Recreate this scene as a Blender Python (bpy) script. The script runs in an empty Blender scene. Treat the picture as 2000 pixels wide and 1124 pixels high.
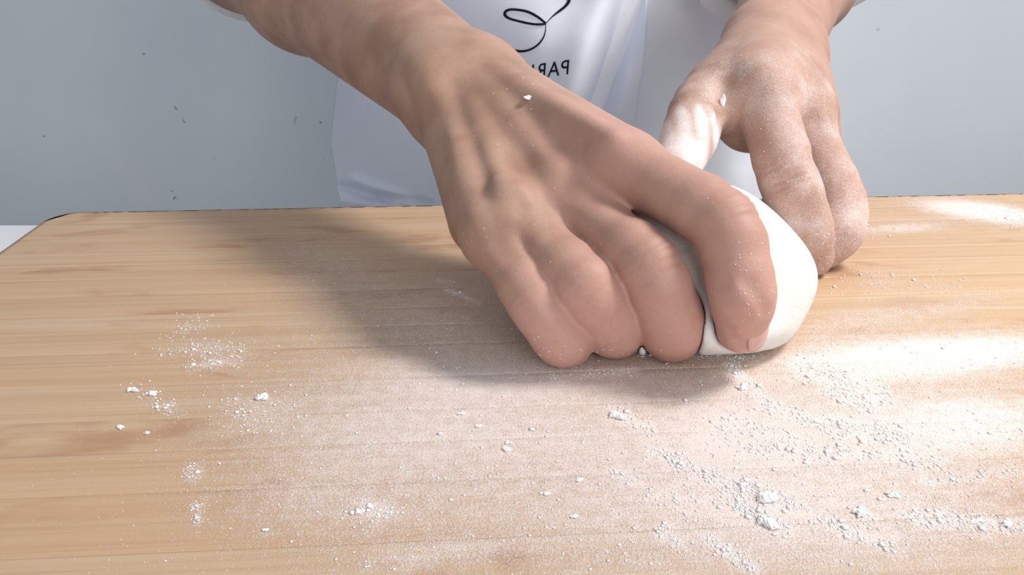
import bpy, math, random
import numpy as np
from mathutils import Vector, Matrix

# ------------------------------------------------------------------ camera, world, light
F, CAM_H, PITCH = 1700.0, 0.125, math.radians(22)
CP, SP = math.cos(PITCH), math.sin(PITCH)
scene = bpy.context.scene
COL = scene.collection

cam_data = bpy.data.cameras.new('camera')
cam_data.sensor_width = 36.0
cam_data.lens = 36.0 * F / 2000.0
cam_data.clip_start = 0.01
cam = bpy.data.objects.new('camera', cam_data)
COL.objects.link(cam)
cam.location = (0, 0, CAM_H)
cam.rotation_euler = (math.pi / 2 - PITCH, 0, 0)
scene.camera = cam

world = bpy.data.worlds.new('world')
scene.world = world
world.use_nodes = True
bg = world.node_tree.nodes['Background']
bg.inputs[0].default_value = (0.87, 0.92, 1.0, 1)
bg.inputs[1].default_value = 0.33

def area_light(name, loc, target, size, power, color, spread=180):
    l = bpy.data.lights.new(name, 'AREA')
    l.shape = 'RECTANGLE'
    l.size, l.size_y = size
    l.energy = power
    l.color = color
    l.spread = math.radians(spread)
    o = bpy.data.objects.new(name, l)
    COL.objects.link(o)
    o.location = loc
    o.rotation_euler = (Vector(target) - Vector(loc)).to_track_quat('-Z', 'Y').to_euler()
    return o
area_light('window_daylight', (0.62, 0.36, 0.78), (0.10, 0.30, 0.0), (0.24, 0.24), 9.6, (1.0, 0.965, 0.93))

area_light('front_fill', (0.40, -1.25, 0.60), (0.05, .6, .05), (1.0, .8), 12.5, (.95, .97, 1.0))  # broad fill added behind the camera to brighten shirt and wall
sp = bpy.data.lights.new('right_spot', 'SPOT')  # narrow spot added for the bright patch at the right of the board
sp.energy = 25.0
sp.color = (1.0, .97, .93)
sp.spot_size = math.radians(12)
sp.spot_blend = 1.0
sp.shadow_soft_size = .07
spo = bpy.data.objects.new('right_spot', sp)
COL.objects.link(spo)
spo.location = (1.05, .20, .75)
spo.rotation_euler = (Vector((.222, .256, 0)) - Vector(spo.location)).to_track_quat('-Z', 'Y').to_euler()

scene.view_settings.view_transform = 'Standard'
scene.view_settings.look = 'None'
scene.view_settings.gamma = 1.0
scene.view_settings.use_curve_mapping = False
scene.view_settings.exposure = 0.0

# ------------------------------------------------------------------ projection helpers
def at(u, v, d):
    """World point seen at photo pixel (u, v), d metres along the optical axis."""
    x = (u - 1000) / F * d
    y = (562 - v) / F * d
    return np.array([x, d * CP + y * SP, CAM_H - d * SP + y * CP])
def ground(u, v, z=0.0):
    yn = (562 - v) / F
    return at(u, v, (CAM_H - z) / (SP - yn * CP))
def project(P):
    P = np.asarray(P, float)
    y0, z0 = P[..., 1], P[..., 2] - CAM_H
    d = y0 * CP - z0 * SP
    yc = y0 * SP + z0 * CP
    return 1000 + F * P[..., 0] / d, 562 - F * yc / d

# ------------------------------------------------------------------ object helpers
def put(o, parent=None, label=None, cat=None, group=None, kind=None):
    if o.name not in COL.objects:
        COL.objects.link(o)
    if parent is not None:
        o.parent = parent
        o.matrix_parent_inverse = Matrix.Translation(-Vector(parent.location))
    for k, v in (('label', label), ('category', cat), ('group', group), ('kind', kind)):
        if v:
            o[k] = v
    return o
def empty(name, loc, **kw):
    o = bpy.data.objects.new(name, None)
    o.empty_display_size = 0.02
    o.location = loc
    return put(o, **kw)
def mesh_obj(name, verts, faces, mat, parent=None, smooth=True, **kw):
    me = bpy.data.meshes.new(name)
    if isinstance(verts, np.ndarray) and isinstance(faces, np.ndarray):
        nv, nf, k = len(verts), len(faces), faces.shape[1]
        me.vertices.add(nv)
        me.vertices.foreach_set('co', verts.astype(np.float32).ravel())
        me.loops.add(nf * k)
        me.loops.foreach_set('vertex_index', faces.astype(np.int32).ravel())
        me.polygons.add(nf)
        me.polygons.foreach_set('loop_start', np.arange(0, nf * k, k, dtype=np.int32))
        me.update(calc_edges=True)
        me.validate()
    else:
        me.from_pydata([tuple(map(float, v)) for v in verts], [], [tuple(map(int, f)) for f in faces])
        me.update()
    if smooth:
        me.polygons.foreach_set('use_smooth', np.ones(len(me.polygons), bool))
    me.materials.append(mat)
    return put(bpy.data.objects.new(name, me), parent, **kw)
def float_attr(o, name, arr):
    a = o.data.attributes.new(name, 'FLOAT', 'POINT')
    a.data.foreach_set('value', np.ascontiguousarray(arr, np.float32))
def box_geo(x0, x1, y0, y1, z0, z1):
    v = [(x, y, z) for z in (z0, z1) for y in (y0, y1) for x in (x0, x1)]
    f = [(0, 2, 3, 1), (4, 5, 7, 6), (0, 1, 5, 4), (2, 6, 7, 3), (0, 4, 6, 2), (1, 3, 7, 5)]
    return v, f
def bevel(o, w, seg=2):
    m = o.modifiers.new('bevel', 'BEVEL')
    m.width, m.segments, m.limit_method = w, seg, 'ANGLE'

# ------------------------------------------------------------------ material helpers
class NT:
    def __init__(self, name):
        self.m = bpy.data.materials.new(name)
        self.m.use_nodes = True
        self.t = self.m.node_tree
        self.b = self.t.nodes['Principled BSDF']
    def n(self, typ, **kw):
        nd = self.t.nodes.new(typ)
        for k, v in kw.items():
            setattr(nd, k, v)
        return nd
    def l(self, a, b):
        self.t.links.new(a, b)
    def val(self, sock, v):
        if isinstance(v, (int, float)):
            sock.default_value = v
        elif isinstance(v, (tuple, list)):
            sock.default_value = v
        else:
            self.l(v, sock)
    def math(self, op, a, b=0.0, c=0.0, clamp=False):
        nd = self.n('ShaderNodeMath', operation=op, use_clamp=clamp)
        for i, v in enumerate((a, b, c)):
            self.val(nd.inputs[i], v)
        return nd.outputs[0]
    def mix(self, fac, a, b, mode='MIX'):
        nd = self.n('ShaderNodeMix', data_type='RGBA', blend_type=mode)
        self.val(nd.inputs[0], fac)
        self.val(nd.inputs[6], a)
        self.val(nd.inputs[7], b)
        return nd.outputs[2]
    def noise(self, vec, scale, detail=3, rough=0.55, stretch=None, dist=0.0):
        if stretch:
            mp = self.n('ShaderNodeMapping')
            mp.inputs['Scale'].default_value = stretch
            self.l(vec, mp.inputs[0])
            vec = mp.outputs[0]
        nd = self.n('ShaderNodeTexNoise')
        self.l(vec, nd.inputs['Vector'])
        nd.inputs['Scale'].default_value = scale
        nd.inputs['Detail'].default_value = detail
        nd.inputs['Roughness'].default_value = rough
        nd.inputs['Distortion'].default_value = dist
        return nd.outputs[0]
    def ramp(self, fac, lo, hi, a=0.0, b=1.0):
        nd = self.n('ShaderNodeMapRange', interpolation_type='SMOOTHSTEP')
        self.val(nd.inputs[0], fac)
        for i, v in enumerate((lo, hi, a, b)):
            self.val(nd.inputs[i + 1], v)
        return nd.outputs[0]
    def attr(self, name):
        return self.n('ShaderNodeAttribute', attribute_name=name).outputs['Fac']
    def pos(self):
        return self.n('ShaderNodeNewGeometry').outputs['Position']
    def bump(self, h, strength, dist, prev=None):
        nd = self.n('ShaderNodeBump')
        nd.inputs['Strength'].default_value = strength
        nd.inputs['Distance'].default_value = dist
        self.l(h, nd.inputs['Height'])
        if prev is not None:
            self.l(prev, nd.inputs['Normal'])
        return nd.outputs[0]
    def base(self, col, rough=0.6, spec=0.5):
        self.val(self.b.inputs['Base Color'], col)
        self.val(self.b.inputs['Roughness'], rough)
        self.b.inputs['Specular IOR Level'].default_value = spec
        return self

def srgb(r, g, b):
    f = lambda c: (c / 255 / 12.92) if c / 255 <= 0.04045 else ((c / 255 + 0.055) / 1.055) ** 2.4
    return (f(r), f(g), f(b), 1.0)

def mat_skin():
    k = NT('skin')
    p = k.pos()
    n1 = k.noise(p, 45, 4)
    n2 = k.noise(p, 400, 3)
    tan, pink, deep = srgb(180, 147, 129), srgb(196, 153, 140), srgb(160, 125, 107)
    c = k.mix(k.ramp(n1, .35, .7), tan, deep)
    c = k.mix(k.math('MULTIPLY', k.attr('red'), 1.0, clamp=True), c, pink)
    c = k.mix(k.ramp(n2, .4, .75, 0, .18), c, srgb(176, 122, 104))
    fl = k.attr('flour')
    fn = k.noise(p, 1500, 4, .75)
    fb = k.noise(p, 70, 4, .6)
    m = k.math('ADD', k.math('MULTIPLY', fl, 1.25), k.math('MULTIPLY', k.math('SUBTRACT', fn, .5), 1.0))
    m = k.math('ADD', m, k.math('MULTIPLY', k.math('SUBTRACT', fb, .5), .9))
    m = k.ramp(m, .35, 1.15, 0, .85)
    m = k.math('MULTIPLY', m, k.ramp(fl, .0, .08))
    c = k.mix(m, c, srgb(240, 230, 228))
    k.base(c, k.math('ADD', k.math('MULTIPLY', m, .3), .54), .28)
    k.b.inputs['Subsurface Weight'].default_value = 0.18
    k.b.inputs['Subsurface Radius'].default_value = (1.0, 0.35, 0.2)
    k.b.inputs['Subsurface Scale'].default_value = 0.004
    b1 = k.bump(k.noise(p, 900, 3), .25, .0004)
    b2 = k.bump(k.noise(p, 120, 3), .07, .001, b1)
    b3 = k.bump(m, .35, .0004, b2)
    k.l(b3, k.b.inputs['Normal'])
    return k.m

def mat_cloth(name, col, rough=.85, weave=2500):
    k = NT(name)
    p = k.pos()
    n = k.noise(p, 30, 3)
    c = k.mix(k.ramp(n, .35, .7, 0, .12), col, tuple(x * .86 for x in col[:3]) + (1,))
    k.base(c, rough, .25)
    b = k.bump(k.noise(p, weave, 2), .15, .0003)
    b = k.bump(k.noise(p, 22, 2, .4), .35, .006, b)
    k.l(b, k.b.inputs['Normal'])
    k.b.inputs['Sheen Weight'].default_value = .1
    return k.m

def mat_plain(name, col, rough=.6, spec=.4, bscale=300, bstr=.1, bdist=.0005, var=.1, vscale=40):
    k = NT(name)
    p = k.pos()
    c = k.mix(k.ramp(k.noise(p, vscale, 3), .3, .75, 0, 1), col, tuple(x * (1 - var) for x in col[:3]) + (1,))
    k.base(c, rough, spec)
    k.l(k.bump(k.noise(p, bscale, 3), bstr, bdist), k.b.inputs['Normal'])
    return k.m

def mat_wood():
    k = NT('bamboo')
    p = k.pos()
    oi = k.n('ShaderNodeObjectInfo').outputs['Random']
    off = k.n('ShaderNodeCombineXYZ')
    k.l(k.math('MULTIPLY', oi, 7.3), off.inputs[0])
    k.l(k.math('MULTIPLY', oi, 3.1), off.inputs[2])
    va = k.n('ShaderNodeVectorMath', operation='ADD')
    k.l(p, va.inputs[0]); k.l(off.outputs[0], va.inputs[1])
    rot = k.n('ShaderNodeMapping')
    rot.inputs['Rotation'].default_value = (0, 0, -BOARD_YAW)
    k.l(va.outputs[0], rot.inputs[0])
    q = rot.outputs[0]
    fine = k.noise(q, 1.0, 4, .6, (9, 900, 200))
    mid = k.noise(q, 1.0, 3, .5, (5, 190, 60), .3)
    node = k.noise(q, 1.0, 3, .55, (18, 40, 30), .5)
    light, tan, dark = srgb(206, 179, 149), srgb(194, 163, 130), srgb(170, 136, 106)
    c = k.mix(k.ramp(mid, .3, .72), light, tan)
    c = k.mix(k.ramp(oi, .0, 1.0, 0, .40), c, srgb(196, 156, 118))
    c = k.mix(k.ramp(fine, .48, .78, 0, .5), c, dark)
    c = k.mix(k.ramp(node, .58, .72, 0, .60), c, srgb(166, 116, 84))
    # thin film of loose flour lying on the wood
    fl = k.attr('flour')
    g1 = k.noise(p, 1500, 3, .7)
    g2 = k.noise(p, 240, 4, .65)
    g3 = k.noise(q, 1.0, 3, .6, (30, 700, 100))
    m = k.math('ADD', k.math('MULTIPLY', fl, 1.12), k.math('MULTIPLY', k.math('SUBTRACT', g1, .5), 1.7))
    m = k.math('ADD', m, k.math('MULTIPLY', k.math('SUBTRACT', g2, .5), .8))
    m = k.math('ADD', m, k.math('MULTIPLY', k.math('SUBTRACT', g3, .5), .35))
    m = k.ramp(m, .12, 1.15, 0, .92)
    m = k.math('MULTIPLY', m, k.ramp(fl, .02, .2))
    c = k.mix(m, c, srgb(234, 219, 214))
    k.base(c, k.math('ADD', k.math('MULTIPLY', m, .4), .42), .4)
    b = k.bump(fine, .12, .0004)
    b = k.bump(m, .6, .0005, b)
    k.l(b, k.b.inputs['Normal'])
    return k.m

def mat_wall():
    k = NT('painted_wall')
    p = k.pos()
    n = k.noise(p, 3.0, 3)
    c = k.mix(k.ramp(n, .3, .7), srgb(238, 243, 247), srgb(231, 236, 242))
    sp = k.noise(p, 55, 2, .5)
    c = k.mix(k.ramp(sp, .76, .80, 0, .35), c, srgb(120, 126, 136))
    xyz = k.n('ShaderNodeSeparateXYZ')
    k.l(p, xyz.inputs[0])
    X, Z = xyz.outputs[0], xyz.outputs[2]
    def wall_pt(u, v):
        yn = (562 - v) / F
        d = WALL_Y / (CP + yn * SP)
        return (u - 1000) / F * d, CAM_H - d * SP + yn * d * CP
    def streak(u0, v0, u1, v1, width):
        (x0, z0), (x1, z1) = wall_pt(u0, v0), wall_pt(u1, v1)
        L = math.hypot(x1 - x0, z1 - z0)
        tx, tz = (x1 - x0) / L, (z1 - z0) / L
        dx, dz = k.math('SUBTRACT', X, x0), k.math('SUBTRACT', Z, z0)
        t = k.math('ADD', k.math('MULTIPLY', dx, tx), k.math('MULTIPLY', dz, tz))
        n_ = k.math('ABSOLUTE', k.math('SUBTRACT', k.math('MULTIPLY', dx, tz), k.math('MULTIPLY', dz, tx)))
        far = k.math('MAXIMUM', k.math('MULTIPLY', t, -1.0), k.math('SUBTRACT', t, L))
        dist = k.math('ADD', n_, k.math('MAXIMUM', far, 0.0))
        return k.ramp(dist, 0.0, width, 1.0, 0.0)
    c = k.mix(k.math('MULTIPLY', streak(170, 235, 300, 400, .035), .55), c, srgb(240, 244, 247))  # pale diagonal lit edge, painted into the wall colour
    for a in ((341, 209, 345, 214, .0026), (357, 234, 361, 240, .002), (625, 239, 627, 240, .0028), (339, 389, 343, 385, .0026), (85, 266, 87, 267, .0026), (280, 106, 282, 105, .0026)):
        c = k.mix(k.math('MULTIPLY', streak(*a), .6), c, srgb(70, 76, 88))
    k.base(c, .8, .2)
    k.l(k.bump(k.noise(p, 60, 4), .15, .002), k.b.inputs['Normal'])
    return k.m

BOARD_YAW = math.radians(4.0)
WALL_Y = 1.28
M_SKIN = mat_skin()
M_WOOD = mat_wood()
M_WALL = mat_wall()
M_SHIRT = mat_cloth('white_shirt_cloth', srgb(240, 240, 246))
M_APRON = mat_cloth('apron_cloth', srgb(232, 236, 248))
M_INK = mat_plain('navy_print', srgb(18, 22, 44), .7, .2)
M_FLOUR = mat_plain('flour', srgb(251, 247, 245), .95, .1, 2500, .3, .0003, .05, 900)
M_TABLE = mat_plain('white_laminate', srgb(232, 236, 240), .5, .4, 60, .03, .0005, .05, 8)
M_STEEL = mat_plain('table_steel', srgb(150, 152, 156), .4, .5)
M_FLOOR = mat_plain('floor_tile', srgb(178, 176, 172), .6, .4, 20, .05, .001, .12, 5)
M_TROUSERS = mat_cloth('dark_trousers_cloth', srgb(58, 62, 74))
M_SHOE = mat_plain('shoe_leather', srgb(48, 44, 42), .5)
M_HAIR = mat_plain('black_hair', srgb(30, 26, 24), .5, .4, 900, .6, .001)
M_NAIL = mat_plain('fingernail', srgb(206, 166, 156), .35, .5, 400, .1, .0002, .08, 300)
M_PEBBLE = mat_plain('grey_crumb', srgb(150, 138, 130), .8, .2, 1500, .3, .0004, .4, 700)

def mat_dough():
    k = NT('dough')
    p = k.pos()
    n = k.noise(p, 60, 4)
    c = k.mix(k.ramp(n, .35, .7), srgb(226, 224, 221), srgb(214, 210, 204))
    c = k.mix(k.ramp(k.noise(p, 700, 4, .7), .5, .7, 0, .5), c, srgb(238, 235, 231))
    k.base(c, .75, .25)
    k.b.inputs['Subsurface Weight'].default_value = .25
    k.b.inputs['Subsurface Radius'].default_value = (1, .85, .7)
    k.b.inputs['Subsurface Scale'].default_value = .004
    b = k.bump(k.noise(p, 900, 3), .2, .0004)
    b = k.bump(k.noise(p, 110, 4, .55, None, .5), .6, .0022, b)
    k.l(b, k.b.inputs['Normal'])
    return k.m
M_DOUGH = mat_dough()

# ------------------------------------------------------------------ setting: wall, floor, table
WALL_Y = 1.28
FLOOR_Z = -0.90
v, f = box_geo(-2.2, 2.4, WALL_Y, WALL_Y + .1, FLOOR_Z, 1.7)
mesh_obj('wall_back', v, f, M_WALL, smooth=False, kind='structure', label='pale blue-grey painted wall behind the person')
v, f = box_geo(-2.2, 2.4, -1.2, WALL_Y, FLOOR_Z - .05, FLOOR_Z)
mesh_obj('floor', v, f, M_FLOOR, smooth=False, kind='structure', label='grey floor under the table')

BOARD_T = 0.02
tbl = empty('work_table', (0.05, 0.1, FLOOR_Z), label='white table under the wooden board, showing at the far left corner', cat='table')
TF = .4515
v, f = box_geo(-.55, .75, -.30, TF, -BOARD_T - .03, -BOARD_T)
o = mesh_obj('table_top', v, f, M_TABLE, tbl, smooth=False)
bevel(o, .003)
for x in (-.49, .69):
    for y in (-.24, TF - .06):
        v, f = box_geo(x - .02, x + .02, y - .02, y + .02, FLOOR_Z, -BOARD_T - .03)
        bevel(mesh_obj('leg', v, f, M_STEEL, tbl, smooth=False), .003)

# ------------------------------------------------------------------ flour density (defined on the board surface)
# soft drifts: centre pixel, spreads, tilt, amount -- evaluated at world points of the board top
DRIFTS = [
    (1250, 880, 480, 150, 0, .30), (850, 760, 260, 120, 0, .32), (640, 900, 170, 130, 0, .22), (1100, 1020, 460, 120, 0, .24), (1600, 1040, 420, 130, 0, .38),
    (1850, 692, 180, 30, -3, 1.25), (1640, 700, 110, 34, 10, .25), (1640, 810, 240, 60, 8, .30), (1450, 800, 150, 70, 0, .20),
    (1920, 820, 140, 45, 0, .75), (1720, 980, 300, 90, 5, .28), (1440, 860, 70, 30, 0, .35),
    (620, 520, 100, 60, 20, .32), (900, 620, 150, 90, 10, .30), (1100, 740, 220, 26, 0, .35),
    (1900, 410, 90, 14, 6, 1.3), (1770, 445, 70, 9, -2, .75), (1980, 430, 40, 14, 10, .7), (1650, 450, 50, 8, 0, .5),
    (1720, 550, 45, 14, 0, .5), (1830, 560, 60, 10, 5, .35), (1900, 590, 70, 12, -8, .3), (1700, 620, 120, 20, -6, .45),
    (410, 680, 46, 10, 0, .75), (425, 707, 36, 9, -6, .95), (375, 640, 34, 12, -20, .45), (345, 690, 26, 5, -8, .5),
    (325, 795, 24, 10, 20, .45), (290, 768, 22, 8, 20, .5), (500, 800, 46, 26, 0, .3), (378, 925, 14, 12, -40, .65),
    (386, 990, 9, 10, 0, .8), (388, 1012, 5, 14, 0, .6), (730, 1000, 26, 14, 0, .65), (1000, 840, 300, 60, 0, .22),
    (820, 1090, 90, 18, -10, .3), (560, 980, 120, 40, 0, .16),
]
STREAKS = [
    ((1275, 882), (1420, 945), 9, .8), ((1420, 945), (1545, 985), 12, 1.0), ((1440, 985), (1530, 1032), 11, .9), ((1600, 1015), (1740, 1072), 7, .7),
    ((1380, 1055), (1470, 1112), 8, .7), ((1425, 712), (1495, 790), 8, .8), ((1495, 790), (1640, 845), 8, .6), ((1620, 830), (1770, 862), 11, .8),
    ((1780, 1012), (2000, 1028), 9, .8), ((1560, 712), (1720, 775), 14, .6), ((1620, 760), (1700, 785), 12, .7), ((1190, 800), (1270, 840), 9, .5),
    ((1420, 830), (1560, 890), 20, .45), ((870, 565), (935, 592), 3, .8), ((845, 545), (880, 552), 4, .5), ((1250, 690), (1480, 700), 5, .5),
    ((1800, 940), (1990, 925), 7, .35), ((1560, 880), (1830, 905), 10, .4), ((1290, 1040), (1330, 1060), 9, .5), ((1200, 925), (1240, 935), 8, .5),
    ((1680, 1000), (1690, 1010), 8, .8), ((1260, 970), (1400, 980), 8, .3), ((1080, 735), (1240, 725), 4, .6),
]
def flour_density(P):
    u, v = project(P)
    out = np.zeros(u.shape)
    line = np.zeros(u.shape)
    for (cu, cv, su, sv, ang, a) in DRIFTS:
        c, s = math.cos(math.radians(ang)), math.sin(math.radians(ang))
        du, dv = u - cu, v - cv
        x, y = du * c + dv * s, -du * s + dv * c
        g = a * np.exp(-.5 * ((x / su) ** 2 + (y / sv) ** 2))
        if su <= 60:
            line = np.maximum(line, g)
        else:
            out = out + g
    for ((u0, v0), (u1, v1), w, a) in STREAKS:
        dx, dy = u1 - u0, v1 - v0
        h = np.clip(((u - u0) * dx + (v - v0) * dy) / (dx * dx + dy * dy), 0, 1)
        line = np.maximum(line, a * np.exp(-.5 * (((u - u0 - h * dx) ** 2 + (v - v0 - h * dy) ** 2) / w ** 2)))
    return out, line

# ------------------------------------------------------------------ cutting board of bamboo strips
BO = np.array([-.2222, .4088, 0.0])
BX = np.array([math.cos(BOARD_YAW), math.sin(BOARD_YAW), 0])
BY = np.array([-math.sin(BOARD_YAW), math.cos(BOARD_YAW), 0])
BW, BD, BR = .60, .40, .018
def board_pt(a, b, z):
    return BO + BX * a + BY * (-b) + np.array([0, 0, z])
board = empty('cutting_board', tuple(board_pt(BW / 2, BD / 2, -BOARD_T)), label='large bamboo kneading board dusted with white flour', cat='cutting board')
rng = np.random.default_rng(5)
NS = 21
cuts = np.concatenate([[0], np.cumsum(rng.uniform(.8, 1.2, NS))])
cuts = cuts / cuts[-1] * BD
def span(b):
    """left and right ends of the board at depth b below the far edge (rounded corners)"""
    i = 0.0
    e = min(b, BD - b)
    if e < BR:
        i = BR - math.sqrt(max(BR * BR - (BR - e) ** 2, 0))
    return i, BW - i
for si in range(NS):
    b0, b1 = cuts[si] + .00001, cuts[si + 1] - .00001
    lift = rng.uniform(-.00002, .00002)
    nb = 9 if si in (0, NS - 1) else 7
    na = 260
    rows = []
    # cross-section: bottom edge, side, tiny rounded shoulder, top ..., shoulder, side
    prof = [(b0, -BOARD_T), (b0, -.00018 if si else -.004), (b0 + .0001, -.00008 if si else -.0022)]
    if si == 0:
        prof += [(b0 + .0012, -.0007), (b0 + .003, lift)]
    else:
        prof += [(b0 + .0003, lift)]
    prof += [(b0 + (b1 - b0) * t, lift) for t in np.linspace(.12, .88, nb)]
    prof += [(b1 - .0003, lift), (b1 - .0001, -.00008), (b1, -.00018), (b1, -BOARD_T)]
    V = []
    for (b, z) in prof:
        x0, x1 = span(b)
        for t in np.linspace(0, 1, na):
            V.append(board_pt(x0 + (x1 - x0) * t, b, z))
    V = np.array(V)
    m = len(prof)
    # round over the left and right ends
    idx = np.arange(m * na).reshape(m, na)
    Fq = np.stack([idx[:-1, :-1], idx[1:, :-1], idx[1:, 1:], idx[:-1, 1:]], -1).reshape(-1, 4)
    Fb = np.stack([idx[-1, :-1], idx[0, :-1], idx[0, 1:], idx[-1, 1:]], -1)
    faces = np.concatenate([Fq, Fb])
    o = mesh_obj('bamboo_strip', V, faces, M_WOOD, board, smooth=False)
    # close the ends
    import bmesh
    bm = bmesh.new(); bm.from_mesh(o.data); bm.verts.ensure_lookup_table()
    bm.faces.new([bm.verts[int(i)] for i in idx[:, 0]][::-1]); bm.faces.new([bm.verts[int(i)] for i in idx[:, -1]])
    bm.normal_update(); bm.to_mesh(o.data); bm.free()
    dn, ln = flour_density(V)
    float_attr(o, 'flour', np.clip(dn * .95 + .55 * ln, 0, 1.2))

# ------------------------------------------------------------------ signed-distance modelling
def smin(a, b, k):
    h = np.maximum(k - np.abs(a - b), 0) / k
    return np.minimum(a, b) - h * h * k * .25
def smax(a, b, k):
    return -smin(-a, -b, k)
def cone(p, a, b, ra, rb, waist=0.0):
    a = np.asarray(a, np.float32); b = np.asarray(b, np.float32)
    ba = b - a
    pa = p - a
    h = np.clip(pa @ ba / max(float(ba @ ba), 1e-12), 0, 1)
    q = pa - h[..., None] * ba
    return np.sqrt((q * q).sum(-1)) - (ra + (rb - ra) * h) * (1 - waist * 4 * h * (1 - h))
def ball(p, c, r):
    q = p - np.asarray(c, np.float32)
    return np.sqrt((q * q).sum(-1)) - r
def ellipsoid(p, c, R):
    q = p - np.asarray(c, np.float32)
    R = np.asarray(R, np.float32)
    k0 = np.sqrt(((q / R) ** 2).sum(-1))
    k1 = np.sqrt(((q / (R * R)) ** 2).sum(-1))
    return k0 * (k0 - 1) / np.maximum(k1, 1e-9)

def polygonise(sdf, lo, hi, h, project_steps=1):
    """Surface nets on a sparse lattice: only 8-cell blocks near the surface are evaluated."""
    B = 8
    lo = np.asarray(lo, np.float32)
    nb = np.ceil((np.asarray(hi) - lo) / (h * B)).astype(int)
    bi = np.stack(np.meshgrid(*[np.arange(n) for n in nb], indexing='ij'), -1).reshape(-1, 3)
    cen = lo + (bi + .5) * (h * B)
    d = sdf(cen.astype(np.float32))
    act = bi[np.abs(d) < h * B * 1.35]
    dims = nb * B + 2
    loc = np.stack(np.meshgrid(*[np.arange(B + 1)] * 3, indexing='ij'), -1).reshape(-1, 3)
    cells, verts = [], []
    signs_e = []
    for s0 in range(0, len(act), 600):
        a = act[s0:s0 + 600]
        gi = a[:, None, :] * B + loc[None]
        D = sdf((lo + gi * h).astype(np.float32).reshape(-1, 3)).reshape(len(a), B + 1, B + 1, B + 1)
        ins = D < 0
        corners = [(i, j, k) for i in (0, 1) for j in (0, 1) for k in (0, 1)]
        C = np.stack([D[:, i:i + B, j:j + B, k:k + B] for (i, j, k) in corners], -1)
        cnt = (C < 0).sum(-1)
        mask = (cnt > 0) & (cnt < 8)
        w = np.argwhere(mask)
        if len(w) == 0:
            continue
        c = C[mask]
        acc = np.zeros((len(c), 3)); num = np.zeros(len(c))
        for ia, ca in enumerate(corners):
            for ib, cb in enumerate(corners):
                if ib > ia and sum(abs(x - y) for x, y in zip(ca, cb)) == 1:
                    da, db = c[:, ia], c[:, ib]
                    cr = (da < 0) != (db < 0)
                    t = np.where(cr, da / np.where(cr, da - db, 1), 0)
                    P = np.array(ca) + t[:, None] * (np.array(cb) - np.array(ca))
                    acc += np.where(cr[:, None], P, 0); num += cr
        g = a[w[:, 0]] * B + w[:, 1:]
        cells.append(g)
        verts.append(lo + (g + acc / num[:, None]) * h)
        i0 = corners.index((0, 0, 0))
        sg = [(c[:, i0] < 0).astype(np.int8)]
        for cn in ((1, 0, 0), (0, 1, 0), (0, 0, 1)):
            sg.append((c[:, corners.index(cn)] < 0).astype(np.int8))
        signs_e.append(np.stack(sg, -1))
    cells = np.concatenate(cells); verts = np.concatenate(verts); sg = np.concatenate(signs_e)
    key = (cells[:, 0] * dims[1] + cells[:, 1]) * dims[2] + cells[:, 2]
    order = np.argsort(key)
    key, verts, sg, cells = key[order], verts[order], sg[order], cells[order]
    def look(cc):
        kk = (cc[:, 0] * dims[1] + cc[:, 1]) * dims[2] + cc[:, 2]
        i = np.clip(np.searchsorted(key, kk), 0, len(key) - 1)
        return np.where(key[i] == kk, i, -1)
    quads = []
    for ax in range(3):
        m = sg[:, 0] != sg[:, 1 + ax]
        cc = cells[m]
        e1, e2 = np.zeros(3, int), np.zeros(3, int)
        e1[(ax + 1) % 3] = 1; e2[(ax + 2) % 3] = 1
        q = np.stack([look(cc), look(cc - e1), look(cc - e1 - e2), look(cc - e2)], -1)
        flip = sg[m, 0] == 0
        q[flip] = q[flip][:, ::-1]
        quads.append(q[(q >= 0).all(1)])
    quads = np.concatenate(quads)
    for _ in range(project_steps):
        e = h * .5
        P = verts.astype(np.float32)
        d0 = sdf(P)
        G = np.stack([sdf(P + np.eye(3, dtype=np.float32)[i] * e) - sdf(P - np.eye(3, dtype=np.float32)[i] * e) for i in range(3)], -1) / (2 * e)
        n2 = np.maximum((G * G).sum(-1, keepdims=True), .2)
        step = np.clip(d0[:, None] * G / n2, -h * .6, h * .6)
        verts = verts - step
    return verts, quads

def unit(v):
    return np.asarray(v, float) / np.linalg.norm(v)

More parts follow.
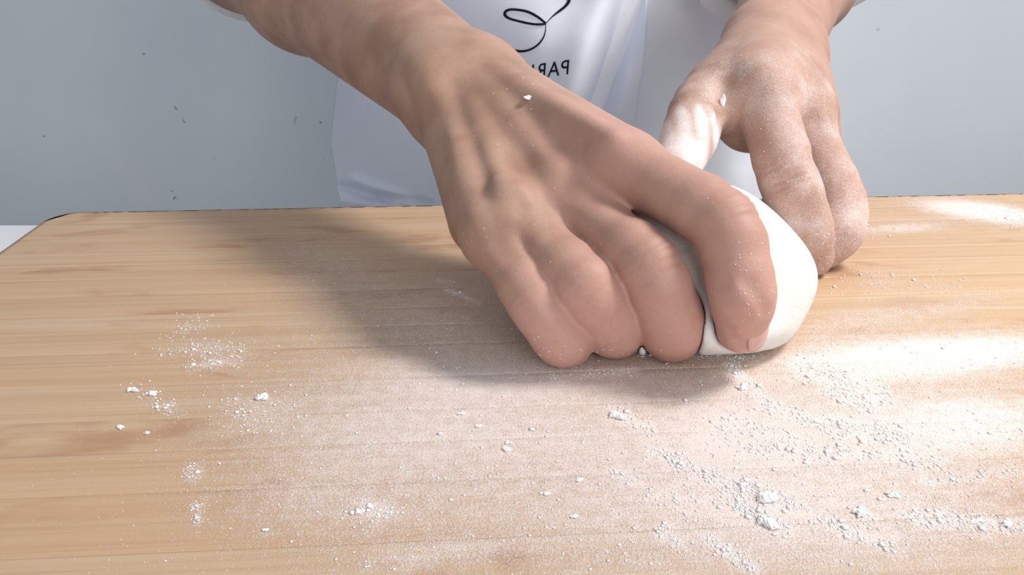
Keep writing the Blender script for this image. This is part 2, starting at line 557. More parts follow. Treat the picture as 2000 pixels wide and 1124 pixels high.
class Hand:
    """Arm from the upper arm to the finger tips; joints are world points."""
    def __init__(self, wrist, elbow, upper, fingers, thumb, up_hint, rad):
        self.W, self.E, self.U = wrist, elbow, upper
        self.fingers, self.thumb, self.rad = fingers, thumb, rad
        self.along = unit(fingers['middle'][0] - wrist)
        r = fingers['index'][0] - fingers['pinky'][0]
        n = np.cross(self.along, r)
        if n @ up_hint < 0:
            n = -n
        self.dorsal = unit(n)
        self.radial = unit(r - self.along * (r @ self.along))
        self.extra = []      # (a, b, ra, rb, k) blended lumps
        self.creases = []    # (point, axis, depth, width, reach)
        self.cut = []        # blended grooves
        self.dents = []      # (a, b, depth, width) soft hollows (+) and ridges (-)
    def forearm(self, p):
        ax = unit(self.W - self.E)
        lat = unit(self.radial - ax * (self.radial @ ax))
        w, e = self.W, self.E
        R = self.rad
        mid = e + (w - e) * .38
        d = smin(cone(p, w + lat * (R['w_off'] - .004), mid + lat * R['m_off'], R['w'], R['m']), cone(p, w - lat * R['w_off'], mid - lat * R['m_off'], R['w'], R['m']), .02)
        d2 = smin(cone(p, mid + lat * R['m_off'], e + lat * .012, R['m'], .033), cone(p, mid - lat * R['m_off'], e - lat * .012, R['m'], .033), .02)
        d = smin(d, d2, .02)
        return smin(d, cone(p, e, self.U, .038, .043), .02)
    def palm(self, p):
        W, al, ra, do = self.W, self.along, self.radial, self.dorsal
        d = None
        offs = {'index': .014, 'middle': .005, 'ring': -.005, 'pinky': -.013}
        for k, j in self.fingers.items():
            mr = {'index': .0104, 'middle': .0110, 'ring': .0104, 'pinky': .0096}[k]
            c = cone(p, W + al * .010 + ra * offs[k] * self.rad['c'], j[0] - do * .001, .0126, mr)
            d = c if d is None else smin(d, c, .012)
        mid = (self.fingers['middle'][0] + self.fingers['ring'][0]) / 2
        d = smin(d, cone(p, W - do * .003, mid - do * .009, .015, .012), .012)
        d = smin(d, cone(p, W + al * .018 - ra * .009 - do * .006, self.fingers['pinky'][0] - al * .018 - do * .010, .0095, .0085), .010)
        return d
    def finger(self, p, j, r):
        """tube through the joints with rounded corners; evaluated only near the finger"""
        pts, rad = [j[0]], [r[0]]
        for q in range(1, len(j) - 1):
            lo_, hi_ = j[q] + (j[q - 1] - j[q]) * .24, j[q] + (j[q + 1] - j[q]) * .30
            mid = .22 * lo_ + .56 * j[q] + .22 * hi_
            pts += [lo_, mid, hi_]
            rad += [r[q] + (r[q - 1] - r[q]) * .24, r[q], r[q] + (r[q + 1] - r[q]) * .30]
        pts.append(j[-1]); rad.append(r[-1])
        P = np.array(pts)
        c = P.mean(0)
        R = np.linalg.norm(P - c, axis=1).max() + max(r)
        dc = ball(p, c, R)
        out = np.maximum(dc, .02).astype(np.float32) + .005
        near = dc < .02
        if near.any():
            pn = p[near]
            d = None
            for q in range(len(pts) - 1):
                e = cone(pn, pts[q], pts[q + 1], rad[q], rad[q + 1])
                d = e if d is None else smin(d, e, .0016)
            out[near] = d
        return out
    def sdf(self, p):
        d = smin(self.forearm(p), self.palm(p), .014)
        for (a, b, ra_, rb_, k) in self.extra:
            d = smin(d, cone(p, a, b, ra_, rb_), k)
        th = self.finger(p, self.thumb, self.rad['t'])
        palm = d
        out = smin(palm, th, .012)
        for k, j in self.fingers.items():
            out = smin(out, smin(palm, self.finger(p, j, self.rad[k]), .007), .0010)
        for (a, b, ra_, rb_, k) in self.cut:
            out = smax(out, -cone(p, a, b, ra_, rb_), k)
        for (a, b, dep, wd) in self.dents:
            out = out + dep * np.exp(-np.clip(cone(p, a, b, 0, 0) / wd, 0, 5) ** 2)
        for (c, ax, dep, wd, reach) in self.creases:
            q = p - c.astype(np.float32)
            s = q @ ax.astype(np.float32)
            r2 = (q * q).sum(-1)
            out = out + dep * np.exp(-(s / wd) ** 2) * np.exp(-(r2 / reach ** 2) ** 2)
        return smax(out, .0004 - p[..., 2], .0015)
    def knuckle_creases(self, j, r, n=4, dep=.0002):
        a = j[1]
        ax = unit(unit(j[1] - j[0]) + unit(j[2] - j[1]))
        out = unit(unit(j[1] - j[0]) - unit(j[2] - j[1]) + 1e-6)
        for i in range(n):
            s = (i - (n - 1) / 2) * .0026
            self.creases.append((a + ax * s + out * r * .9, ax, dep, .0007, r * .95))

# sight line to the skin surface, used to place crumbs, flour specks and surface relief
def skin_hit(h, u, v):
    u = np.atleast_1d(np.asarray(u, float)); v = np.atleast_1d(np.asarray(v, float))
    xn, yn = (u - 1000) / F, (562 - v) / F
    dirs = np.stack([xn, CP + yn * SP, -SP + yn * CP], -1)
    L = np.linalg.norm(dirs, axis=1)
    t = np.full(len(u), .20)
    org = np.array([0, 0, CAM_H])
    d = None
    for _ in range(50):
        d = h.sdf((org + dirs * t[:, None]).astype(np.float32))
        t = t + np.clip(d, -.01, .02) * .8 / L
    P = org + dirs * t[:, None]
    return P, (np.abs(d) < .0005) & (t < .6)
def relief(h, items):
    out = []
    for (u0, v0, u1, v1, dep, wd) in items:
        P, ok = skin_hit(h, [u0, u1], [v0, v1])
        if ok.all():
            out.append((P[0], P[1], dep, wd))
    h.dents += out

# ---- left of the picture: the arm reaching across, hand pressing down on the dough
fA = {
    'index':  [at(1212, 322, .283), at(1422, 434, .258), at(1452, 578, .253), at(1447, 642, .2615)],
    'middle': [at(1105, 385, .290), at(1272, 520, .260), at(1314, 640, .269), at(1310, 655, .285)],
    'ring':   [at(1010, 428, .286), at(1142, 560, .261), at(1200, 638, .272), at(1204, 645, .288)],
    'pinky':  [at(962, 462, .281), at(1045, 590, .264), at(1100, 664, .2675), at(1116, 668, .282)],
}
WA, EA = at(900, 170, .352), at(500, -120, .53)
SHA = np.array([-.125, .745, .385])
A = Hand(WA, EA, EA + (SHA - EA) * .6, fA, None, np.array([0, -.6, 1.0]), dict(
    c=.75, w=.0168, w_off=.006, m=.027, m_off=.008,
    index=(.0104, .0102, .0094, .0074), middle=(.0094, .0097, .0103, .0088), ring=(.0088, .0096, .0101, .0086), pinky=(.0080, .0085, .0088, .0076),
    t=(.0092, .0100, .0098, .0085)))
A.thumb = [WA + A.radial * .004 + A.along * .018 - A.dorsal * .008, WA + A.radial * .016 + A.along * .056 - A.dorsal * .026,
           WA + A.radial * .026 + A.along * .084 - A.dorsal * .036, WA + A.radial * .032 + A.along * .104 - A.dorsal * .040]
for k, o0 in (('index', .010), ('middle', .004), ('ring', -.003), ('pinky', -.009)):
    s = WA + A.along * .012 + A.radial * o0 * .8 + A.dorsal * .0115
    e = fA[k][0] + A.dorsal * (.0100 if k != 'pinky' else .0080)
    A.extra.append((s, e + A.dorsal * .0006, .0022, .0030, .0045))
    if k != 'index':
        A.extra.append((e - A.dorsal * .005, e - A.dorsal * .005, .0066, .0066, .007))
A.extra.append((at(836, 158, .346), at(860, 182, .341), .0105, .0085, .012))        # ulnar head at the wrist
A.extra.append((WA + A.radial * .006 + A.along * .03 - A.dorsal * .002, fA['index'][0] + A.radial * .003 - A.dorsal * .006, .010, .009, .012))
for k in fA:
    A.knuckle_creases(fA[k], A.rad[k][1], dep=.00045 if k in ('index', 'middle') else .0002)

relief(A, [
    (920, 285, 950, 425, .0013, .0060), (980, 312, 1008, 325, .0010, .0045), (884, 170, 900, 240, .0016, .0055),
    (880, 262, 900, 400, -.0010, .0042), (968, 352, 996, 428, -.0013, .0040), (1016, 362, 1046, 420, -.0009, .0038),
    (828, 148, 842, 176, -.0034, .0085), (795, 170, 812, 205, .0010, .0050), (1040, 300, 1110, 350, .0008, .0055),
    (1055, 420, 1085, 450, .0012, .0045), (1170, 385, 1225, 410, .0012, .0050), (972, 478, 990, 500, .0012, .0040), (1440, 565, 1474, 618, -.0009, .0026), (1462, 560, 1488, 606, .0008, .0028), (1420, 640, 1440, 668, .0005, .0024),
])
# ---- right of the picture: the floury hand cupping the far side of the dough
fB = {
    'index':  [at(1490, 185, .352), at(1540, 350, .336), at(1572, 445, .340), at(1585, 500, .345)],
    'middle': [at(1560, 228, .366), at(1643, 400, .357), at(1637, 453, .352), at(1604, 490, .354)],
    'ring':   [at(1580, 228, .386), at(1620, 360, .386), at(1590, 430, .382), at(1560, 455, .376)],
    'pinky':  [at(1530, 228, .404), at(1536, 330, .406), at(1530, 390, .402), at(1510, 425, .396)],
}
WB, EB = at(1503, 100, .425), at(1585, -125, .60)
SHB = np.array([.262, .760, .390])
Bh = Hand(WB, EB, EB + (SHB - EB) * .6, fB, [at(1462, 112, .405), at(1366, 207, .358), at(1346, 270, .338), at(1322, 325, .326)], np.array([.5, -.3, 1.0]), dict(
    c=.8, w=.0155, w_off=.006, m=.026, m_off=.009,
    index=(.0112, .0113, .0104, .0086), middle=(.0112, .0108, .0102, .0086), ring=(.0104, .0100, .0096, .0084), pinky=(.0094, .0088, .0084, .0076),
    t=(.0130, .0116, .0108, .0090)))
Bh.extra.append((at(1420, 190, .372), at(1455, 248, .368), .010, .0095, .012))      # web between thumb and index
Bh.extra.append((WB + Bh.dorsal * .004 + Bh.radial * .004, fB['index'][0] - Bh.dorsal * .001 - Bh.along * .008, .0125, .0120, .02))
Bh.extra.append((WB + Bh.dorsal * .004 - Bh.radial * .002, fB['middle'][0] - Bh.dorsal * .001 - Bh.along * .008, .0125, .0115, .02))
for k in ('index', 'middle'):
    Bh.knuckle_creases(fB[k], Bh.rad[k][1], dep=.0006)

relief(Bh, [
    (1412, 160, 1408, 225, .0020, .0032), (1408, 225, 1400, 262, .0016, .0024), (1592, 240, 1596, 330, .0010, .0035),
    (1525, 352, 1552, 345, .0007, .0020), (1600, 375, 1606, 400, -.0012, .0040), (1440, 150, 1470, 190, .0010, .0060),
])
TORSO_C = np.array([.065, .80, 0])
def torso(p, grow=0.0):
    q = p - np.array([.065, .80, 0], np.float32)
    q = q * np.array([1, 1.45, 1], np.float32)
    d = cone(q, (0, 0, -.30), (0, -.01, .28), .172 + grow, .178 + grow) / 1.2
    sh = cone(p, SHA + np.array([.03, .02, -.01]), SHB + np.array([-.03, .02, -.01]), .062 + grow, .062 + grow)
    return smin(d, sh, .08)
HEAD = np.array([.065, .70, .62])
def body_sdf(p):
    d = torso(p, -.006)
    for h, S in ((A, SHA), (Bh, SHB)):
        d = smin(d, cone(p, S, h.E + (S - h.E) * .25, .050, .044), .03)
    d = smin(d, cone(p, (.065, .77, .42), HEAD + np.array([0, .01, -.06]), .058, .052), .03)
    hd = ellipsoid(p, HEAD, (.076, .096, .112))
    hd = smin(hd, cone(p, HEAD + np.array([0, -.060, -.070]), HEAD + np.array([0, -.05, -.055]), .030, .045), .03)   # jaw
    hd = smin(hd, cone(p, HEAD + np.array([0, -.092, .012]), HEAD + np.array([0, -.112, -.022]), .007, .013), .012)  # nose
    for s in (-1, 1):
        hd = smin(hd, ellipsoid(p, HEAD + np.array([s * .078, .010, -.005]), (.008, .018, .032)), .008)             # ears
        hd = smax(hd, -ball(p, HEAD + np.array([s * .032, -.104, .012]), .016), .012)                               # eye sockets
        hd = smin(hd, ball(p, HEAD + np.array([s * .032, -.083, .010]), .0125), .004)
    hd = smin(hd, cone(p, HEAD + np.array([-.02, -.090, -.056]), HEAD + np.array([.02, -.090, -.056]), .007, .007), .006)
    return smin(d, hd, .015)

person = empty('person', (.065, .80, FLOOR_Z), label='person in white shirt and apron kneading dough with both hands', cat='person')
def arm_bounds(h):
    pts = np.array([h.W, h.E, h.U] + [x for j in h.fingers.values() for x in j] + list(h.thumb))
    return pts.min(0) - .055, pts.max(0) + .055
parts_v, parts_f, fl_all, red_all = [], [], [], []
base = 0
for h, tagname in ((A, 'A'), (Bh, 'B')):
    lo, hi = arm_bounds(h)
    Vt, Q = polygonise(h.sdf, lo, hi, .00105)
    tips = [j[3] for j in h.fingers.values()] + [j[2] for j in h.fingers.values()] + [h.thumb[3]]
    dt = np.min([np.linalg.norm(Vt - t, axis=1) for t in tips], 0)
    dk = np.min([np.linalg.norm(Vt - j[1], axis=1) for j in h.fingers.values()], 0)
    if tagname == 'A':
        red = .95 * np.exp(-(dt / .022) ** 2) + .45 * np.exp(-(dk / .02) ** 2)
        red = np.maximum(red, .9 * np.exp(-(np.linalg.norm(Vt - fA['index'][0] - A.radial * .004, axis=1) / .03) ** 2))
        red = np.maximum(red, .8 * np.exp(-((cone(Vt, fA['index'][0], fA['index'][1], 0, 0) / .02) ** 2)))
        fl = .16 * np.exp(-(dt / .014) ** 2) + .10 * np.exp(-(dk / .025) ** 2) + .05 * np.exp(-(np.linalg.norm(Vt - fA['middle'][0], axis=1) / .06) ** 2)
    else:
        t = (Vt - WB) @ Bh.along
        red = .35 * np.exp(-(dk / .035) ** 2) + .2
        fl = np.clip(.12 + t / .09 * .36, 0, .46)
        dth = cone(Vt, Bh.thumb[2], Bh.thumb[3], 0, 0)
        fl = np.maximum(fl, .95 * np.exp(-(dth / (.0135 + .0015 * np.sin(Vt[:, 0] * 900))) ** 6))
        fl = np.maximum(fl, .85 * np.exp(-(np.linalg.norm(Vt - fB['middle'][2], axis=1) / .016) ** 2))
    parts_v.append(Vt); parts_f.append(Q + base); base += len(Vt)
    fl_all.append(fl); red_all.append(red)
Vt, Q = polygonise(body_sdf, (-.28, .50, -.42), (.42, 1.0, .78), .006)
parts_v.append(Vt); parts_f.append(Q + base)
fl_all.append(np.zeros(len(Vt))); red_all.append(np.zeros(len(Vt)))
body = mesh_obj('body', np.concatenate(parts_v), np.concatenate(parts_f), M_SKIN, person)
float_attr(body, 'flour', np.concatenate(fl_all))
float_attr(body, 'red', np.clip(np.concatenate(red_all), 0, 1))

# fingernail of the index finger pressed on the dough
def nail(tip, axis, normal, w, l, parent):
    axis = unit(axis); normal = unit(normal - axis * (normal @ axis)); side = np.cross(axis, normal)
    n = 9
    V, Fc = [], []
    for i in range(n):
        for j in range(n):
            a, b = -1 + 2 * i / (n - 1), -1 + 2 * j / (n - 1)
            x = a * math.sqrt(1 - .45 * b * b); y = b * math.sqrt(1 - .35 * a * a)
            V.append(tip + side * x * w + axis * y * l + normal * (.0014 - .30 * w * x * x / 1.0 - .0008 * y * y))
    for i in range(n - 1):
        for j in range(n - 1):
            Fc.append((i * n + j, (i + 1) * n + j, (i + 1) * n + j + 1, i * n + j + 1))
    o = mesh_obj('fingernail', V, Fc, M_NAIL, parent)
    m = o.modifiers.new('thick', 'SOLIDIFY'); m.thickness = .0006
    return o
body_nails = []
j = fA['index']
ax = j[3] - j[2]
ncam = unit(np.array([.40, -.80, .45]))
ncam = unit(ncam - unit(ax) * (ncam @ unit(ax)))
body_nails.append(nail(j[3] + ncam * (.0072 - .0006) - unit(ax) * .0016, ax, ncam, .0046, .0054, body))

# ------------------------------------------------------------------ shirt, trousers, shoes, hair
def wob(p, s, a):
    return a * (np.sin(p[:, 0] * s + p[:, 2] * s * .6) * np.sin(p[:, 1] * s * .8 + 1.3 + p[:, 2] * s * .9))
CUFF_A = at(462, -172, .53)
CUFF_B = at(1492, -82, .572)
def shirt_sdf(p):
    d = torso(p, .004)
    for h, S, cuff, n in ((A, SHA, CUFF_A, unit(WA - EA)), (Bh, SHB, CUFF_B, unit(WB - EB))):
        sl = cone(p, S, h.E, .064, .050)
        fo = cone(p, h.E, cuff, .050, .049)
        outer = smin(sl, fo, .03)
        inner = smin(cone(p, S, h.E, .054, .0435), cone(p, h.E, cuff + n * .03, .0435, .0425), .02)
        outer = np.maximum(outer, (p - cuff.astype(np.float32)) @ n.astype(np.float32))
        shell = smax(outer, -np.where((p - h.E.astype(np.float32)) @ n.astype(np.float32) > -.01, inner, 1.0), .002)
        d = smin(d, shell, .012)
    d = d + wob(p, 55, .0022) + wob(p[:, [2, 0, 1]], 120, .0008)
    # open neck and lower hem
    d = smax(d, p[:, 2] - .455, .01)
    return smax(d, -.33 - p[:, 2], .004)
Vt, Q = polygonise(shirt_sdf, (-.30, .42, -.36), (.44, 1.02, .50), .0034)
mesh_obj('shirt', Vt, Q, M_SHIRT, person)

def trousers_sdf(p):
    q = p - np.array([.065, .80, 0], np.float32)
    qs = q * np.array([1, 1.4, 1], np.float32)
    d = cone(qs, (0, 0, -.36), (0, 0, -.24), .168, .160) / 1.2
    for s in (-1, 1):
        d = smin(d, smin(cone(q, (s * .085, 0, -.38), (s * .09, 0, -.62), .082, .064), cone(q, (s * .09, 0, -.62), (s * .09, .01, -.84), .064, .055), .02), .03)
    d = d + wob(p, 40, .002)
    return smax(smax(d, p[:, 2] + .24, .004), -.865 - p[:, 2], .004)
Vt, Q = polygonise(trousers_sdf, (-.16, .6, -.89), (.30, 1.0, -.2), .008)
mesh_obj('trousers', Vt, Q, M_TROUSERS, person)
for s in (-1, 1):
    def shoe_sdf(p, s=s):
        c = np.array([.065 + s * .09, .80, FLOOR_Z])
        d = smin(cone(p, c + np.array([0, .02, .045]), c + np.array([0, -.13, .030]), .045, .036), cone(p, c + np.array([0, .02, .08]), c + np.array([0, .01, .04]), .042, .046), .02)
        return smax(d, FLOOR_Z + .001 - p[:, 2], .004)
    Vt, Q = polygonise(shoe_sdf, (.065 + s * .09 - .07, .58, -.91), (.065 + s * .09 + .07, .9, -.76), .006)
    mesh_obj('shoe', Vt, Q, M_SHOE, person)
def hair_sdf(p):
    d = ellipsoid(p, HEAD + np.array([0, .008, .012]), (.086, .104, .116))
    cut = cone(p, HEAD + np.array([0, -.14, -.10]), HEAD + np.array([0, -.13, .02]), .085, .075)
    d = smax(d, -cut, .01)
    d = smax(d, (HEAD[2] - .075) - p[:, 2], .01)
    return d + wob(p, 160, .0015)
Vt, Q = polygonise(hair_sdf, HEAD - .14, HEAD + .15, .005)
mesh_obj('hair', Vt, Q, M_HAIR, person)

# ------------------------------------------------------------------ apron hanging in front of the shirt
def interp(x, tab):
    return np.interp(x, [t[0] for t in tab], [t[1] for t in tab])
AP_L = [(-420, 800), (-150, 760), (0, 700), (100, 672), (170, 656), (280, 645), (340, 655), (395, 664), (470, 660), (620, 655)]
AP_R = [(-420, 1180), (-200, 1262), (0, 1262), (60, 1260), (140, 1253), (240, 1240), (330, 1228), (420, 1220), (620, 1210)]
def apron_y(u, v):
    y = .655 + 0 * u
    fold = 1238 - (v - 0) * .36                       # the long fold beside the right edge
    y = y + .036 * np.exp(-((u - fold) / 27) ** 2) * np.clip((v + 300) / 300, 0, 1) - .010 * np.exp(-((u - fold + 60) / 45) ** 2)
    y = y - .006 * np.exp(-((u - 1262) / 16) ** 2)
    y = y + .006 * np.sin((u * .9 + v * .35) / 62.0) + .004 * np.sin((u * .5 - v * .8) / 47.0 + 1)
    # creases where the cloth bunches at the table edge
    for (u0, v0, u1, v1, a, w) in ((668, 365, 760, 392, .012, 7), (690, 352, 800, 390, -.008, 9), (665, 392, 720, 400, -.010, 8), (740, 380, 840, 396, .010, 6)):
        dx, dy = u1 - u0, v1 - v0
        h = np.clip(((u - u0) * dx + (v - v0) * dy) / (dx * dx + dy * dy), 0, 1)
        y = y + a * np.exp(-((u - u0 - h * dx) ** 2 + (v - v0 - h * dy) ** 2) / w ** 2)
    y = y + .125 * np.clip((1060 - u) / 415, 0, 1.2) ** 1.8
    return y
def apron_point(u, v, lift=0.0):
    u = np.asarray(u, float); v = np.asarray(v, float)
    y = apron_y(u, v) - lift
    yn = (562 - v) / F
    d = y / (CP + yn * SP)
    return np.stack([(u - 1000) / F * d, y, CAM_H - d * SP + yn * d * CP], -1)
nu, nv = 200, 260
vv = np.linspace(-420, 600, nv)
ss = np.linspace(0, 1, nu)
VV, SS = np.meshgrid(vv, ss, indexing='ij')
UU = interp(VV, AP_L) * (1 - SS) + interp(VV, AP_R) * SS
V = apron_point(UU, VV).reshape(-1, 3)
idx = np.arange(nu * nv).reshape(nv, nu)
Q = np.stack([idx[:-1, :-1], idx[1:, :-1], idx[1:, 1:], idx[:-1, 1:]], -1).reshape(-1, 4)
apron = mesh_obj('apron', V, Q, M_APRON, person, label='white apron with a navy line drawing and lettering')
m = apron.modifiers.new('thick', 'SOLIDIFY'); m.thickness = .0016; m.offset = -1

def ribbon(pts, widths, n=60):
    """smooth flat stroke printed on the apron; pts in photo pixels"""
    P = np.array(pts, float); k = len(P)
    T = np.linspace(0, k - 1, n)
    def cr(a, t):
        i = np.clip(np.floor(t).astype(int), 0, k - 2); x = (t - i)
        g = lambda q: a[np.clip(q, 0, k - 1)]
        x = x.reshape([-1] + [1] * (a.ndim - 1))
        p0, p1, p2, p3 = g(i - 1), g(i), g(i + 1), g(i + 2)
        return .5 * (2 * p1 + (p2 - p0) * x + (2 * p0 - 5 * p1 + 4 * p2 - p3) * x ** 2 + (3 * p1 - p0 - 3 * p2 + p3) * x ** 3)
    C = cr(P, T); Wd = cr(np.array(widths, float), T)
    D = np.gradient(C, axis=0); D /= np.linalg.norm(D, axis=1, keepdims=True)
    N = np.stack([-D[:, 1], D[:, 0]], -1)
    L, R = C + N * Wd[:, None] / 2, C - N * Wd[:, None] / 2
    V = np.concatenate([apron_point(L[:, 0], L[:, 1], .0008), apron_point(R[:, 0], R[:, 1], .0008)])
    return V, [(i, i + 1, n + i + 1, n + i) for i in range(n - 1)]
z = lambda L: [(960 + x / 6.244, y / 6.244) for x, y in L]
strokes = [
    (z([(900, -220), (955, -120), (950, -30), (938, 25), (895, 80), (820, 138), (745, 198), (668, 280)]), [5, 6.5, 6.5, 6, 5.2, 4.2, 2.2, 1.2]),
    (z([(665, 287), (560, 205), (450, 147), (340, 122), (225, 117), (168, 145), (168, 190), (225, 228), (340, 260), (450, 285), (560, 298), (662, 290)]), [4, 5.2, 5.2, 4.8, 4.8, 5.4, 5.6, 4.4, 4.4, 4.6, 4.6, 4]),
    (z([(660, 285), (656, 380), (630, 462), (570, 540), (480, 600), (380, 625), (300, 618), (230, 595)]), [1.4, 2.0, 2.8, 3.4, 3.8, 4.4, 4.4, 4]),
]
for (pts, w) in strokes:
    Vr, Fr = ribbon(pts, w)
    mesh_obj('printed_line', Vr, Fr, M_INK, apron)

def lettering(text, origin, ex, ey, width_px, height_px):
    """mirror-reversed lettering as the photograph shows it, laid on the cloth"""
    cu = bpy.data.curves.new('lettering', 'FONT')
    cu.body = text
    cu.resolution_u = 6
    cu.space_character = 1.12
    tmp = bpy.data.objects.new('lettering', cu)
    COL.objects.link(tmp)
    dg = bpy.context.evaluated_depsgraph_get()
    me = bpy.data.meshes.new_from_object(tmp.evaluated_get(dg))
    bpy.data.objects.remove(tmp)
    co = np.array([v.co[:] for v in me.vertices])
    fc = [tuple(p.vertices) for p in me.polygons]
    bpy.data.meshes.remove(me)
    x = (co[:, 0] - co[:, 0].min()) / (co[:, 0].max() - co[:, 0].min()) * width_px
    y = co[:, 1] / co[:, 1].max() * height_px
    uv = np.array(origin) + x[:, None] * np.array(ex) + y[:, None] * np.array(ey)
    return mesh_obj('lettering', apron_point(uv[:, 0], uv[:, 1], .0009), fc, M_INK, apron, smooth=False, label='mirror-reversed navy capital letters')
lettering('PARI', (1109.5, 145), (-1, .135), (.08, -1), 72, 28.5)

# ------------------------------------------------------------------ dough
DC = np.array([.056, .2935, 0.0])
def dough_raw(p):
    d = ellipsoid(p, DC + np.array([0, .003, .018]), (.0465, .051, .0270))
    d = smin(d, ellipsoid(p, DC + np.array([.002, -.004, .012]), (.0465, .0525, .020)), .010)
    q = p - DC.astype(np.float32)
    d = d + .0009 * np.sin(q[:, 0] * 130 + 1) * np.sin(q[:, 1] * 110) + .0005 * np.sin(q[:, 2] * 260 + q[:, 0] * 120)
    # a soft fold in the skin beside the index finger
    s = q[:, 0] - .036 + q[:, 2] * .25 - q[:, 1] * .25
    d = d + .0010 * np.exp(-(s / .0012) ** 2) * np.exp(-((q[:, 2] - .025) / .016) ** 2) * (q[:, 1] < 0)
    return smax(d, .0004 - p[:, 2], .005)
def dough_sdf(p):
    d = dough_raw(p)
    for h in (A, Bh):
        near = d < .012
        if near.any():
            dd = np.full(len(p), 1.0, np.float32)
            dd[near] = h.sdf(p[near])
            d = smax(d, -(dd - .0003), .0022)
    return d
Vt, Q = polygonise(dough_sdf, DC + np.array([-.075, -.075, -.004]), DC + np.array([.075, .075, .066]), .0011)
mesh_obj('dough_ball', Vt, Q, M_DOUGH, label='round ball of white dough under the kneading hands', cat='dough')

# ------------------------------------------------------------------ flour: loose grains (uncountable) and single clumps
rng = np.random.default_rng(11)
def grains(n, rmin, rmax, film_w, line_w, power):
    got = []
    while sum(map(len, got)) < n:
        u = rng.uniform(-40, 2040, 60000); vpx = rng.uniform(392, 1150, 60000)
        P = ground(u, vpx).reshape(3, -1).T if False else np.stack([*(lambda yn: (lambda d: ((u - 1000) / F * d, d * CP + yn * d * SP, 0 * d))(CAM_H / (SP - yn * CP)))((562 - vpx) / F)], -1)
        dn, ln = flour_density(P)
        q = P - BO
        a, b = q @ BX, -(q @ BY)
        ok = (a > .006) & (a < BW - .006) & (b > .005) & (b < BD - .005)
        w = np.clip(film_w * np.clip(dn, 0, 1) ** power + line_w * ln, 0, 1)
        # patchiness
        pat = .5 + .5 * np.sin(P[:, 0] * 210 + 3 * np.sin(P[:, 1] * 150)) * np.sin(P[:, 1] * 260 + 2 * np.sin(P[:, 0] * 170))
        w = w * (.35 + .65 * pat)
        keep = ok & (rng.random(len(u)) < w)
        got.append(P[keep])
    P = np.concatenate(got)[:n]
    r = rmin + (rmax - rmin) * rng.random(n) ** 3
    return P, r
octa_v = np.array([(1, 0, 0), (0, 1, 0), (-1, 0, 0), (0, -1, 0), (0, 0, 1), (0, 0, -1)], float)
octa_f = np.array([(0, 1, 4), (1, 2, 4), (2, 3, 4), (3, 0, 4), (1, 0, 5), (2, 1, 5), (3, 2, 5), (0, 3, 5)])
def scatter(name, P, r, label):
    n = len(P)
    sc = r[:, None, None] * rng.uniform(.6, 1.3, (n, 6, 1))
    ang = rng.uniform(0, 6.28, n)
    c, s = np.cos(ang), np.sin(ang)
    V = octa_v[None] * sc
    X = V[..., 0] * c[:, None] - V[..., 1] * s[:, None]
    Y = V[..., 0] * s[:, None] + V[..., 1] * c[:, None]
    Z = V[..., 2] * .45 + (r * .2)[:, None]
    W = np.stack([X, Y, Z], -1) + P[:, None, :]
    Fc = octa_f[None] + (np.arange(n) * 6)[:, None, None]
    return mesh_obj(name, W.reshape(-1, 3), Fc.reshape(-1, 3), M_FLOUR, smooth=True, kind='stuff', label=label, cat='flour')
P1, r1 = grains(90000, .00006, .00022, .45, .7, 1.3)
P2, r2 = grains(6500, .0002, .00055, .05, 1.0, 2.0)
P3, r3 = grains(420, .0005, .0011, .02, 1.0, 3.0)
scatter('flour_grains', np.concatenate([P1, P2, P3]), np.concatenate([r1, r2, r3]), 'loose white flour scattered over the wooden board')

def clump(center, size, seed, flat=.62, lobes=8):
    r = np.random.default_rng(seed)
    cs = [(np.array([r.uniform(-.8, .8) * size, r.uniform(-.55, .55) * size, r.uniform(.1, .35) * size * flat]), r.uniform(.22, .48) * size) for _ in range(lobes)]
    cs[0] = (np.array([0, 0, .25 * size * flat]), .55 * size)
    def sdf(p):
        d = None
        for c, rr in cs:
            e = ellipsoid(p, c, (rr, rr * .8, rr * flat))
            d = e if d is None else smin(d, e, size * .25)
        d = d + size * .07 * np.sin(p[:, 0] / size * 7 + seed) * np.sin(p[:, 1] / size * 8 + seed * 2) + size * .07 * np.sin(p[:, 2] / size * 19 + p[:, 0] / size * 15)
        return np.maximum(d, -p[:, 2])
    V, Q = polygonise(sdf, (-1.6 * size, -1.5 * size, -.3 * size), (1.6 * size, 1.5 * size, 1.2 * size), size / 9, 0)
    return V, Q
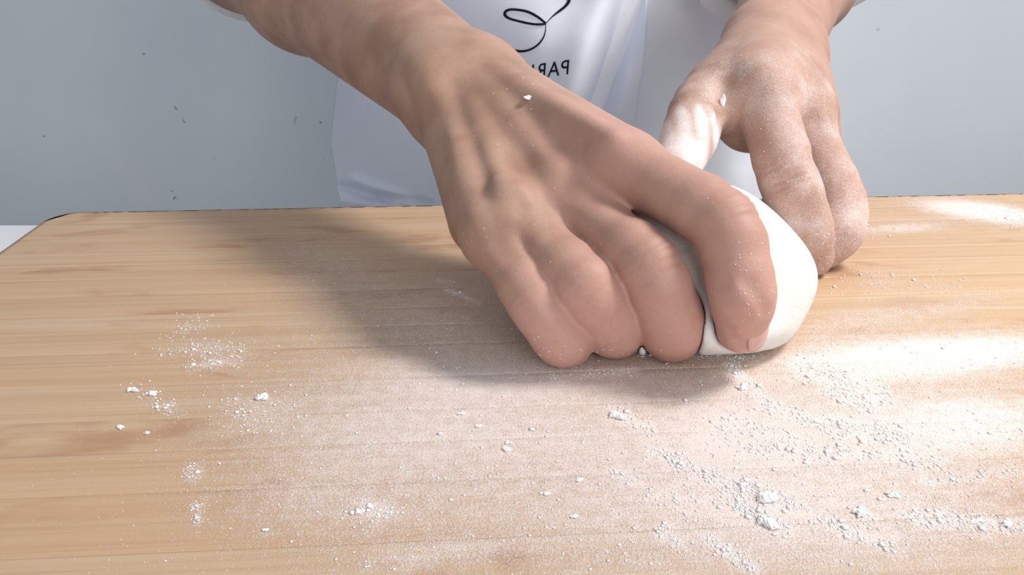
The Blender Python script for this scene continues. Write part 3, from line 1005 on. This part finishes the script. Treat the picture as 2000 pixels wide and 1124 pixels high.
CLUMPS = [   # pixel, half width in pixels, label
    (514, 773, 19, 'largest lone white flour clump on the bare wood left of the hands'),
    (1203, 809, 19, 'jagged white flour clump just below the middle fingertip'),
    (990, 877, 11, 'smooth white flour lump below the little finger, larger of two'),
    (992, 864, 8, 'small flour lump touching the top of the smooth lump below the little finger'),
    (935, 832, 10, 'pale oval flour lump on the wood down-left of the ring fingertip'),
    (903, 807, 10, 'small ragged flour clump on the wood down-left of the little fingertip'),
    (260, 760, 12, 'white flour clump at the upper left of the small cluster on the left wood'),
    (297, 767, 12, 'white flour clump at the upper right of the small cluster on the left wood'),
    (235, 834, 11, 'leftmost white flour clump on the board'),
    (287, 845, 7, 'tiny flour clump right of the leftmost flour clump'),
    (1500, 968, 30, 'big white flour clump on the diagonal streak in the lower right'),
    (1500, 1018, 26, 'crumbly flour clump right below the big clump on the diagonal streak'),
    (1680, 1000, 20, 'triangular white flour clump between two streaks in the lower right'),
    (1741, 965, 14, 'bright round flour clump up-right of the triangular clump'),
    (1968, 1020, 17, 'white flour clump nearest the right edge of the picture'),
    (1905, 1018, 12, 'small flour clump left of the one nearest the right edge'),
    (1066, 964, 9, 'small oval flour lump on wood at bottom centre'),
    (1132, 937, 9, 'small oval flour lump up-right of the bottom centre lump'),
    (1121, 1008, 10, 'pale ragged flour clump below the bottom centre lumps'),
    (1450, 755, 13, 'ragged flour clump just in front of the dough ball'),
    (516, 1035, 8, 'tiny round flour lump at the lower left on yellowish wood'),
]
for i, (u, vpx, hw, lab) in enumerate(CLUMPS):
    g = ground(u, vpx + hw * .25)
    dep = g[1] * CP + (CAM_H) * SP
    V, Q = clump(None, hw / F * dep / 1.15, 40 + i)
    o = mesh_obj('flour_clump', V, Q, M_FLOUR, label=lab, cat='flour clump', group='flour clumps on the board')
    o.location = (g[0], g[1], .00005)
    o.rotation_euler = (0, 0, rng.uniform(-.6, .6))

# grey crumb beside the dough, dough crumb stuck in the web of the floury hand
V, Q = clump(None, .0012, 91, .7, 3)
o = mesh_obj('crumb', V, Q, M_PEBBLE, label='tiny grey crumb on the board right of the dough', cat='crumb')
o.location = tuple(ground(1601, 544))

# crumbs and flour specks stuck to the hands, found by marching along sight lines to the skin
def crumb(name, P, ru, rv, label):
    V, Q = polygonise(lambda p: ball(p, (0, 0, 0), 1.0) + .12 * np.sin(p[:, 0] * 3 + p[:, 2] * 4), (-1.5,) * 3, (1.5,) * 3, .16)
    V = V * np.array([ru, ru, rv])
    o = mesh_obj(name, V, Q, M_FLOUR, label=label, cat='crumb', group='dough crumbs stuck to the hands')
    o.location = tuple(P)
    return o
P, ok = skin_hit(Bh, [1411], [200])
if ok[0]:
    crumb('dough_crumb', P[0], .0012, .0030, 'white grain-like dough crumb in the web between thumb and index finger')
P, ok = skin_hit(A, [1031], [191])
if ok[0]:
    crumb('dough_crumb', P[0], .0015, .0008, 'small pale dough crumb on the back of the bare hand near the wrist')
rs = np.random.default_rng(3)
pts = []
def specks(h, u0, v0, su, sv, n):
    P, ok = skin_hit(h, rs.normal(u0, su, n), rs.normal(v0, sv, n))
    pts.append(P[ok])
specks(A, 985, 230, 55, 45, 60); specks(A, 930, 480, 30, 60, 40); specks(A, 1060, 690, 60, 20, 90); specks(A, 1210, 685, 40, 10, 70); specks(A, 1470, 560, 30, 60, 160)
specks(A, 1150, 420, 140, 100, 60); specks(Bh, 1520, 250, 50, 90, 300); specks(Bh, 1650, 430, 40, 60, 300); specks(Bh, 1350, 270, 30, 20, 200); specks(Bh, 1600, 490, 25, 25, 200); specks(Bh, 1380, 150, 50, 40, 80)
P = np.concatenate(pts)
n = len(P)
rr = .00007 + .00024 * rs.random(n) ** 3
W = octa_v[None] * rr[:, None, None] * rs.uniform(.6, 1.3, (n, 6, 1)) + P[:, None, :]
Fc = octa_f[None] + (np.arange(n) * 6)[:, None, None]
mesh_obj('flour_specks', W.reshape(-1, 3), Fc.reshape(-1, 3), M_FLOUR, person, smooth=True, kind='stuff', label='fine white flour specks clinging to the skin of both hands')
